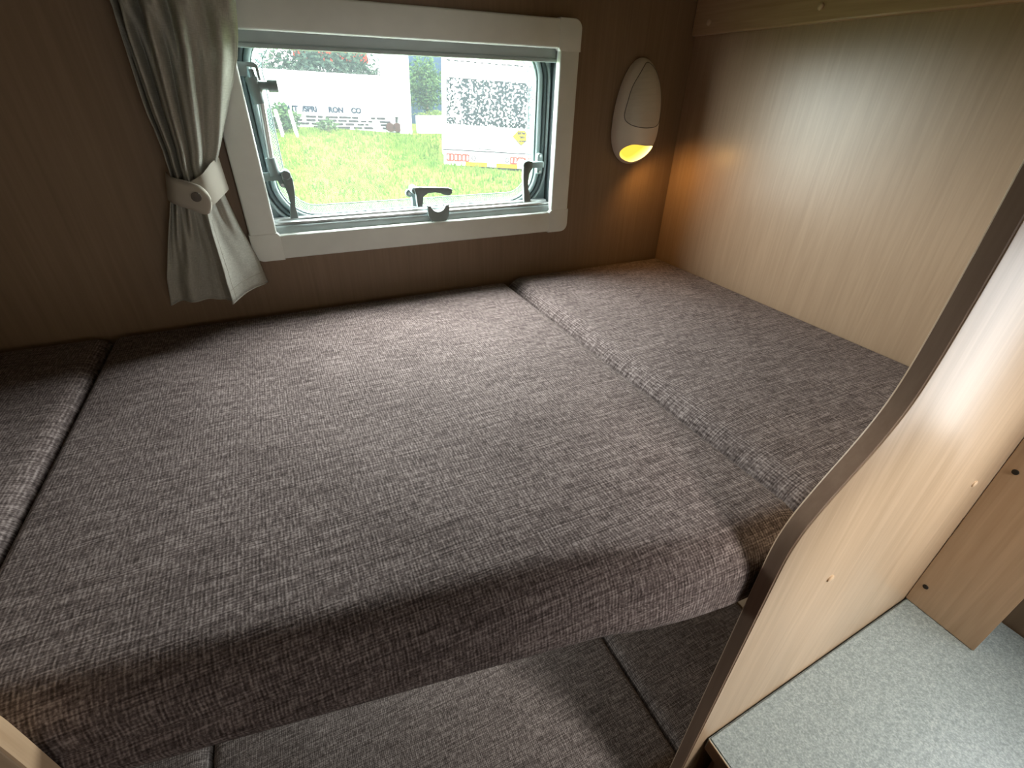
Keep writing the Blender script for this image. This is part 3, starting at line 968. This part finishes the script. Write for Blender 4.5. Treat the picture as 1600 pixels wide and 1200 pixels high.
def arc3(p, n=10):
    """smooth 3D polyline"""
    out = []
    m = len(p)
    for i in range(m - 1):
        a0, a1, a2, a3 = (Vector(p[max(i - 1, 0)]), Vector(p[i]), Vector(p[i + 1]), Vector(p[min(i + 2, m - 1)]))
        for k in range(n):
            t = k / n
            out.append(0.5 * (2 * a1 + (a2 - a0) * t + (2 * a0 - 5 * a1 + 4 * a2 - a3) * t * t + (3 * a1 - a0 - 3 * a2 + a3) * t ** 3))
    out.append(Vector(p[-1]))
    return out


bm = B()
strip(bm, arc3([(-0.924, -0.022, 0.262), (-0.934, -0.045, 0.258), (-0.950, -0.063, 0.244), (-0.966, -0.064, 0.236)]),
      arc3([(-0.922, -0.022, 0.216), (-0.931, -0.045, 0.211), (-0.948, -0.063, 0.200), (-0.966, -0.064, 0.196)]), 0.002)
obj('tie_loop', bm, M['curtain_band'], cu, smooth=True)
bm = B()
strip(bm, arc3([(-0.998, -0.026, 0.245), (-0.996, -0.042, 0.245), (-0.988, -0.060, 0.242), (-0.972, -0.068, 0.238), (-0.956, -0.070, 0.231), (-0.949, -0.069, 0.222), (-0.9465, -0.068, 0.212)]),
      arc3([(-1.006, -0.026, 0.210), (-1.004, -0.042, 0.208), (-0.994, -0.061, 0.205), (-0.976, -0.069, 0.198), (-0.960, -0.071, 0.1905), (-0.951, -0.070, 0.194), (-0.9470, -0.068, 0.206)]), 0.002)
tb = obj('tie_band', bm, M['curtain_band'], cu, smooth=True)
sol = tb.modifiers.new('thickness', 'SOLIDIFY'); sol.thickness = 0.0015; sol.offset = 0
bm = B(); tube(bm, [(-0.9635, -0.0715, 0.2155), (-0.9640, -0.0745, 0.2157), (-0.9640, -0.0755, 0.2157), (-0.9640, -0.0745, 0.2157)], [0.0068, 0.0066, 0.0050, 0.0040], 18)
obj('button', bm, M['button'], tb, auto=40)

# ------------------------------------------------------------------ outside
def ground_z(x, y):
    base = -1.52 + 0.085 * max(0.0, min(y, 17.0) - 7.5) - 0.045 * (x - 1.0) * min(1.0, max(0, y - 2) / 5)
    if y > 17: base -= 0.02 * (y - 17)
    return base + 0.04 * math.sin(x * 1.1 + 1) * math.sin(y * 0.9)


def grass_mat():
    t = NT('rough_spring_grass')
    a = t.noise(t.coords('Object', (0.9, 0.5, 1)), 1.0, 3, 0.6)
    b = t.noise(t.coords('Object', (9, 6, 6)), 1.0, 3, 0.65)
    v = t.math('ADD', t.math('MULTIPLY', a, 0.5), t.math('MULTIPLY', b, 0.5))
    t.bsdf(t.ramp(v, [(0.36, (0.019, 0.036, 0.005)), (0.5, (0.035, 0.056, 0.010)), (0.62, (0.058, 0.072, 0.016))]), 0.9, 0.0)
    return t.m


M['grass'] = grass_mat()
bm = B(); GN = 60; rows = []
for i in range(GN + 1):
    y = 0.6 + 59.4 * (i / GN) ** 1.7
    rows.append([bm.verts.new((-14 + 44 * k / 50, y, ground_z(-14 + 44 * k / 50, y))) for k in range(51)])
for p, q in zip(rows, rows[1:]):
    for k in range(50): bm.faces.new((p[k], p[k + 1], q[k + 1], q[k]))
go = obj('ground', bm, M['grass'], smooth=True); go['kind'] = 'structure'; go['label'] = 'sloping grass ground outside the bunk window'

verts, faces = [], []
for i in range(26000):
    y = 4.5 + 12.5 * random.random() ** 0.8; x = -2.5 + (0.55 * (y + 1) + 3.5) * random.random()
    cx_, cy_ = x - 4.22, y - 11.15
    lx_, ly_ = cx_ * 0.951 - cy_ * 0.309, cx_ * 0.309 + cy_ * 0.951      # in the caravan's own axes
    if (y > 15.95 and x < 4.0) or (y > 16.0) or (abs(lx_) < 1.25 and -0.12 < ly_ < 3.7):
        continue
    h = random.uniform(0.05, 0.16) * (1.25 if random.random() < 0.1 else 1); a = random.random() * PI
    w = 0.010 + 0.012 * random.random(); z = ground_z(x, y) - 0.01
    lx, ly = random.uniform(-.06, .06), random.uniform(-.06, .06); n = len(verts)
    verts += [(x - w * math.cos(a), y - w * math.sin(a), z), (x + w * math.cos(a), y + w * math.sin(a), z), (x + lx, y + ly, z + h)]
    faces.append((n, n + 1, n + 2))
me = bpy.data.meshes.new('grass_blades'); me.from_pydata(verts, [], faces)


def blade_mat():
    t = NT('grass_blade')
    a = t.noise(t.coords('Object', (3, 3, 3)), 1.0, 3, 0.7)
    col = t.ramp(a, [(0.35, (0.018, 0.044, 0.005)), (0.5, (0.042, 0.071, 0.010)), (0.66, (0.072, 0.090, 0.020))])
    d = t.n('ShaderNodeBsdfDiffuse'); t.l(col, d.inputs[0]); tr_ = t.n('ShaderNodeBsdfTranslucent'); t.l(col, tr_.inputs[0])
    m = t.n('ShaderNodeMixShader'); m.inputs[0].default_value = 0.4
    t.l(d.outputs[0], m.inputs[1]); t.l(tr_.outputs[0], m.inputs[2]); t.l(m.outputs[0], t.out.inputs[0])
    return t.m


me.materials.append(blade_mat())
gb = bpy.data.objects.new('grass', me); C.objects.link(gb)
tag(gb, 'long rough grass growing on the slope outside the window', 'grass', kind='stuff')


def leaf_mat(name, lo, hi):
    t = NT(name)
    a = t.noise(t.coords('Object', (5, 5, 5)), 1.0, 3, 0.7)
    col = t.ramp(a, [(0.35, lo), (0.65, hi)])
    t.bsdf(col, 0.8, 0.0)
    return t.m


M['leaf_dark'] = leaf_mat('dark_hedge_leaf', (0.005, 0.010, 0.009), (0.015, 0.023, 0.015))
M['leaf_mid'] = leaf_mat('mid_green_leaf', (0.005, 0.014, 0.006), (0.022, 0.036, 0.014))
M['leaf_yellow'] = leaf_mat('yellow_green_leaf', (0.022, 0.036, 0.008), (0.045, 0.058, 0.015))
M['bark'] = plain('brown_bark', (0.12, 0.085, 0.06), 0.8, 0.2, 0, 0.3, 12)
M['van_white'] = plain('white_van_panel', (0.26, 0.265, 0.26), 0.5, 0.2, 0, 0.02, 3)
M['tyre'] = plain('black_tyre', (0.02, 0.02, 0.02), 0.7, 0.3)
M['chassis'] = plain('grey_chassis', (0.009, 0.009, 0.010), 0.6, 0.0)


def foliage(name, centre, rad, n, size, mat, parent):
    """leaf quads scattered in an ellipsoid crown; denser towards its skin"""
    vv, ff = [], []
    c = Vector(centre)
    for i in range(n):
        d = Vector((random.gauss(0, 1), random.gauss(0, 1), random.gauss(0, 1))).normalized()
        k = random.uniform(0.45, 1.0) * (1 + 0.16 * math.sin(d.x * 7 + i % 3) + 0.1 * math.sin(d.z * 9))
        p = c + Vector((d.x * rad[0], d.y * rad[1], d.z * rad[2])) * k
        u = Vector((random.gauss(0, 1), random.gauss(0, 1), random.gauss(0, 1))).normalized(); w = u.orthogonal().normalized()
        s = size * random.uniform(0.6, 1.3); q = len(vv)
        vv += [tuple(p - u * s), tuple(p + w * s * .5), tuple(p + u * s), tuple(p - w * s * .5)]
        ff.append((q, q + 1, q + 2, q + 3))
    m_ = bpy.data.meshes.new(name); m_.from_pydata(vv, [], ff); m_.materials.append(mat)
    o = bpy.data.objects.new(name, m_); C.objects.link(o)
    o.parent = parent; o.matrix_parent_inverse = parent_inv(parent)
    o['kind'] = 'stuff'
    return o


def bush(label, cat, x, y, rad, n, size, mat, trunk=0.0, z=None):
    zg = ground_z(x, y) if z is None else z
    nm = {'tree': 'garden_tree', 'hedge': 'hedge', 'bush': 'garden_bush'}[cat]
    t = thing(nm, label, cat, (x, y, zg))
    bm = B(); hh = trunk + rad[2] * 0.9
    tube(bm, [(x, y, zg - 0.03), (x + 0.03, y, zg + hh * 0.5), (x + 0.05, y, zg + hh)], [0.05 + trunk * 0.03, 0.04, 0.015], 7)
    obj('trunk' if trunk else 'stem', bm, M['bark'], t)
    foliage('foliage', (x, y, zg + trunk + rad[2]), rad, n, size, mat, t)
    return t


# --- caravan seen from behind
rollB, yawB = math.radians(2.6), math.radians(-18)
XB, YB = 4.22, 11.15
zB = -1.56
cb = thing('caravan', 'white caravan seen from behind with a large dark rear window', 'caravan', (XB, YB, zB), rot=(0, rollB, yawB))
TB = Matrix.LocRotScale(Vector((XB, YB, zB)), cb.rotation_euler, None)


def cpart(name, bm, mat, parent=cb, auto=40):
    for v in bm.verts: v.co = TB @ v.co
    return obj(name, bm, mat, parent, auto=auto)


HW = 1.17
bm = B(); prism(bm, rrect(-HW, HW, 0.42, 2.62, 0.10, 5), 0.0, 3.6, bev=0.05)
cpart('body', bm, M['van_white'])
bm = B(); box(bm, -1.13, 1.13, -0.075, -0.001, 0.24, 0.56, 0.03)
bumper = cpart('bumper', bm, M['van_white'])
bm = B(); box(bm, -HW + 0.01, HW - 0.01, -0.02, -0.001, 0.575, 0.60, 0.003); cpart('seam_trim', bm, M['chassis'])


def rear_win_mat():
    t = NT('caravan_window_glare')
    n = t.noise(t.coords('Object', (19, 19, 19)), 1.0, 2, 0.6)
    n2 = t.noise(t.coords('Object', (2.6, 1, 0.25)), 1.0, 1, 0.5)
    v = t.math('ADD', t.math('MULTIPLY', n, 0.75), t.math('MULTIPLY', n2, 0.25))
    col = t.ramp(v, [(0.54, (0.006, 0.008, 0.009)), (0.58, (0.5, 0.56, 0.56))])  # reflected glare painted as white speckles on the dark glass
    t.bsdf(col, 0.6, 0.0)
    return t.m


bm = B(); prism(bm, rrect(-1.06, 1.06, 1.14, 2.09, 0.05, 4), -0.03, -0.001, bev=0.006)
rw = cpart('rear_window', bm, rear_win_mat()); rw['label'] = 'dark rear window with painted white glare speckles'
bm = B(); ring(bm, rrect(-1.06, 1.06, 1.14, 2.09, 0.05, 4), rrect(-1.10, 1.10, 1.10, 2.13, 0.07, 4), -0.034, -0.001)
cpart('window_frame', bm, M['van_white'], rw)
bm = B()
for k in range(14):
    x0 = -1.08 + k * 0.155 + random.uniform(0, .05); box(bm, x0, x0 + random.uniform(.05, .12), -0.012, -0.001, 2.40, 2.425)
cpart('awning_rail', bm, M['chassis'])['kind'] = 'stuff'
M['red_lens'] = plain('red_tail_lens', (0.085, 0.011, 0.007), 0.6, 0.0)
M['amber'] = plain('amber_plate', (0.17, 0.075, 0.001), 0.6, 0.0)
M['sign_yellow'] = plain('yellow_sign', (0.17, 0.125, 0.004), 0.6, 0.0)
for side in (-1, 1):
    for k in range(3):
        x0 = side * (0.98 - k * 0.19) - 0.085
        bm = B(); ring(bm, rrect(x0 + 0.015, x0 + 0.155, 0.375, 0.485, 0.02, 3), rrect(x0 - 0.008, x0 + 0.178, 0.345, 0.515, 0.025, 3), -0.100, -0.074)
        box(bm, x0 + 0.06, x0 + 0.11, -0.098, -0.074, 0.37, 0.49)
        tl = cpart('tail_light', bm, M['red_lens'])
        bm = B(); prism(bm, rrect(x0 + 0.012, x0 + 0.158, 0.372, 0.488, 0.02, 3), -0.088, -0.0745); cpart('lens', bm, M['van_white'], tl)
bm = B(); box(bm, -0.27, 0.10, -0.02, -0.001, 0.635, 0.650); cpart('grab_handle', bm, M['chassis'])
for x0 in (-0.60, 0.17):
    bm = B(); box(bm, x0, x0 + 0.54, -0.092, -0.0755, 0.245, 0.345, 0.008); cpart('number_plate', bm, M['amber'])
for x0 in (-0.40, 0.44):
    bm = B(); tube(bm, [(x0 + 0.040 * math.cos(a * PI / 6), -0.079, 0.43 + 0.052 * math.sin(a * PI / 6)) for a in range(12)], 0.011, 6, closed=True)
    cpart('round_badge', bm, M['chassis'], bumper)
bm = B(); prism(bm, [(0.84, 0.745), (1.045, 0.535 + 0.42), (0.84, 0.955 + 0.20), (0.635, 0.535 + 0.42)], -0.020, -0.002, bev=0.006)
bm2 = B(); s_ = 0.205
prism(bm2, [(0.76, 0.96 - s_ + 0.03), (0.79, 0.96 - s_ + 0.03), (0.76 + s_, 0.96), (0.775, 0.96 + s_), (0.755, 0.96 + s_), (0.76 - s_, 0.96)], -0.020, -0.002, bev=0.004)
bm.free()
sg = cpart('diamond_sign', bm2, M['sign_yellow']); sg['label'] = 'yellow diamond sign'
bm = B(); tube(bm, [(x, -0.020, z) for x, z in ((0.76, 0.96 - s_ + .03), (0.79, 0.96 - s_ + .03), (0.76 + s_, 0.96), (0.775, 0.96 + s_), (0.755, 0.96 + s_), (0.76 - s_, 0.96))], 0.009, 5, closed=True)
cpart('sign_border', bm, M['chassis'], sg)


def text_bm(body, size, mat, name, parent, mtx, extrude=0.003, spacing=1.0, bold=0.045):
    cu_ = bpy.data.curves.new(name, 'FONT'); cu_.body = body; cu_.size = size; cu_.extrude = extrude
    cu_.offset = size * bold; cu_.align_x = 'CENTER'; cu_.space_character = spacing
    tmp = bpy.data.objects.new(name, cu_); C.objects.link(tmp)
    dg = bpy.context.evaluated_depsgraph_get(); me_ = bpy.data.meshes.new_from_object(tmp.evaluated_get(dg))
    bpy.data.objects.remove(tmp); bpy.data.curves.remove(cu_)
    me_.transform(mtx); me_.materials.clear(); me_.materials.append(mat); me_.name = name
    o = bpy.data.objects.new(name, me_); C.objects.link(o)
    o.parent = parent; o.matrix_parent_inverse = parent_inv(parent)
    return o


RX = Matrix.Rotation(PI / 2, 4, 'X')
for body, zz, sz, xo in (('slow', 1.015, 0.105, 0.765), ('easy,', 0.935, 0.090, 0.785), ('- caravan', 0.855, 0.062, 0.775)):
    text_bm(body, sz, M['chassis'], 'sign_lettering', sg, TB @ Matrix.Translation((xo, -0.024, zz)) @ RX)
for side in (-0.95, 0.95):
    bm = B(); disc(bm, (side - 0.09, 1.7, 0.29), (1, 0, 0), 0.31, 0.18, 20, 0.02); cpart('wheel', bm, M['tyre'])
bm = B(); box(bm, -1.02, 1.02, 0.05, 3.4, 0.28, 0.42); cpart('chassis', bm, M['chassis'])
for side in (-0.9, 0.9):
    bm = B(); tube(bm, [(side, 0.15, 0.40), (side * 0.93, 0.05, -0.06)], 0.03, 8); cpart('corner_steady', bm, M['chassis'])

# --- white works trailer further back on the left
rollT = math.radians(1.6)
XT, YT = 1.55, 16.2
zT = ground_z(XT, YT) - 0.15
ct = thing('site_trailer', 'long white trailer with faded blue lettering at the top of the grass slope', 'trailer', (XT, YT, zT), rot=(0, rollT, 0))
TT = Matrix.LocRotScale(Vector((XT, YT, zT)), ct.rotation_euler, None)


def tpart(name, bm, mat, parent=ct):
    for v in bm.verts: v.co = TT @ v.co
    return obj(name, bm, mat, parent, auto=40)


bm = B(); box(bm, -2.9, 1.72, 0.0, 2.3, 0.52, 1.60, 0.04); tpart('body', bm, M['van_white'])
bm = B(); box(bm, 1.70, 2.10, -0.06, 2.3, -0.10, 2.60, 0.04); tpart('end_tower', bm, M['van_white'])
bm = B()
rowz = (0.17, 0.26, 0.35, 0.44)
for z in rowz:
    x = -1.7
    while x < 1.35:
        w = random.uniform(0.08, 0.35)
        if random.random() < 0.72: box(bm, x, x + w, 0.02, 0.12, z, z + 0.055)
        x += w + random.uniform(0.03, 0.12)
o = tpart('chassis_bars', bm, M['chassis']); o['kind'] = 'stuff'
bm = B(); box(bm, -2.8, 1.6, 0.10, 2.2, 0.02, 0.515); tpart('skirt', bm, plain('pale_grey_skirt', (0.50, 0.50, 0.48), 0.6, 0.3))
M['blue_ink'] = plain('faded_blue_paint', (0.003, 0.006, 0.012), 0.6, 0.0)
for body, xo in (('OUT', -1.46), ('/SPRI', -0.93), ('RON', -0.19), ('CO', 0.40)):
    text_bm(body, 0.195, M['blue_ink'], 'lettering', ct, TT @ Matrix.Translation((xo, -0.008, 0.60)) @ RX, 0.004, 1.0, 0.07)
for x in (1.40, 1.62):
    bm = B(); disc(bm, (x, -0.05, 0.24), (0, 1, 0), 0.13, 0.10, 16, 0.01); tpart('wheel', bm, plain('brown_wheel', (0.02, 0.010, 0.008), 0.7, 0.0))

# fence posts at the left
for i, (x, lab) in enumerate(((-0.30, 'white leaning fence post outside, nearer the stay arm'), (0.05, 'white leaning fence post outside, right of the other post'))):
    y = 14.6; z = ground_z(x, y)
    bm = B(); tube(bm, [(x + 0.02, y, z - 0.05), (x - 0.05, y, z + 0.62), (x - 0.05, y, z + 0.64)], [0.045, 0.045, 0.02], 8)
    tag(obj('fence_post', bm, M['van_white']), lab, 'post')

bush('dark green bush behind the two white fence posts', 'bush', -0.22, 15.3, (0.46, 0.3, 0.33), 1500, 0.055, M['leaf_mid'])
bush('small green bush in front of the white trailer', 'bush', 0.98, 15.6, (0.30, 0.25, 0.16), 450, 0.045, M['leaf_mid'])
bush('dark leafy hedge rising behind the white trailer', 'hedge', 1.9, 21.5, (2.6, 0.8, 1.35), 5200, 0.11, M['leaf_dark'], z=-0.9)
bush('leafy tree standing between the trailer and the white caravan', 'tree', 5.25, 19.8, (0.74, 0.7, 0.95), 2600, 0.07, M['leaf_mid'], trunk=0.55, z=-1.1)
bush('dark green conifer beside the trailer tower', 'tree', 4.12, 18.9, (0.26, 0.25, 0.95), 1100, 0.06, M['leaf_dark'], trunk=0.35, z=-0.95)
bush('low yellow green hedge behind the white barrier', 'hedge', 4.75, 16.9, (0.75, 0.25, 0.13), 700, 0.04, M['leaf_yellow'], trunk=0.42, z=-0.98)

# low white barrier and red roofed hall
bm = B(); box(bm, 3.86, 5.5, 16.3, 16.45, -1.15, -0.42, 0.02)
o = obj('barrier', bm, M['van_white']); tag(o, 'low white barrier between the trailer and the caravan', 'barrier')
hall = thing('hall', 'pale hall with a red roof behind the white trailer', 'building', (2.0, 26.5, -1.0))
bm = B(); box(bm, -2.2, 5.6, 26.0, 30.0, -1.2, 1.25); obj('wall', bm, M['van_white'], hall)
bm = B()
pv = [(26.0 - .3, 1.25), (30.3, 1.25), (28.0, 3.4)]
a = [bm.verts.new((1.5, y, z)) for y, z in pv]; b = [bm.verts.new((4.4, y, z)) for y, z in pv]
bm.faces.new(a); bm.faces.new(b)
for i in range(3): bm.faces.new((a[i], a[(i + 1) % 3], b[(i + 1) % 3], b[i]))
obj('roof', bm, plain('red_roof_sheet', (0.07, 0.006, 0.003), 0.8, 0.0, 0, 0.1, 2), hall)
bm = B(); box(bm, 5.1, 8.2, 22.0, 24.5, -1.2, 2.6, 0.03)
o = obj('blue_shed', bm, plain('blue_shed_panel', (0.010, 0.017, 0.028), 0.8, 0.0)); tag(o, 'dark blue shed behind the leafy tree', 'shed')
for i, (x, y, r) in enumerate(((-3.5, 24, 2.6), (10.5, 30, 3.0), (15.0, 26, 2.8))):
    bush(('tall dark tree far to the left behind the trailer', 'tall dark tree behind the white caravan', 'tall dark tree far to the right of the caravan')[i], 'tree', x, y, (r, 1.6, r * 0.9), 2600, 0.16, M['leaf_dark'], trunk=0.6, z=-1.3)

bpy.context.view_layer.update()
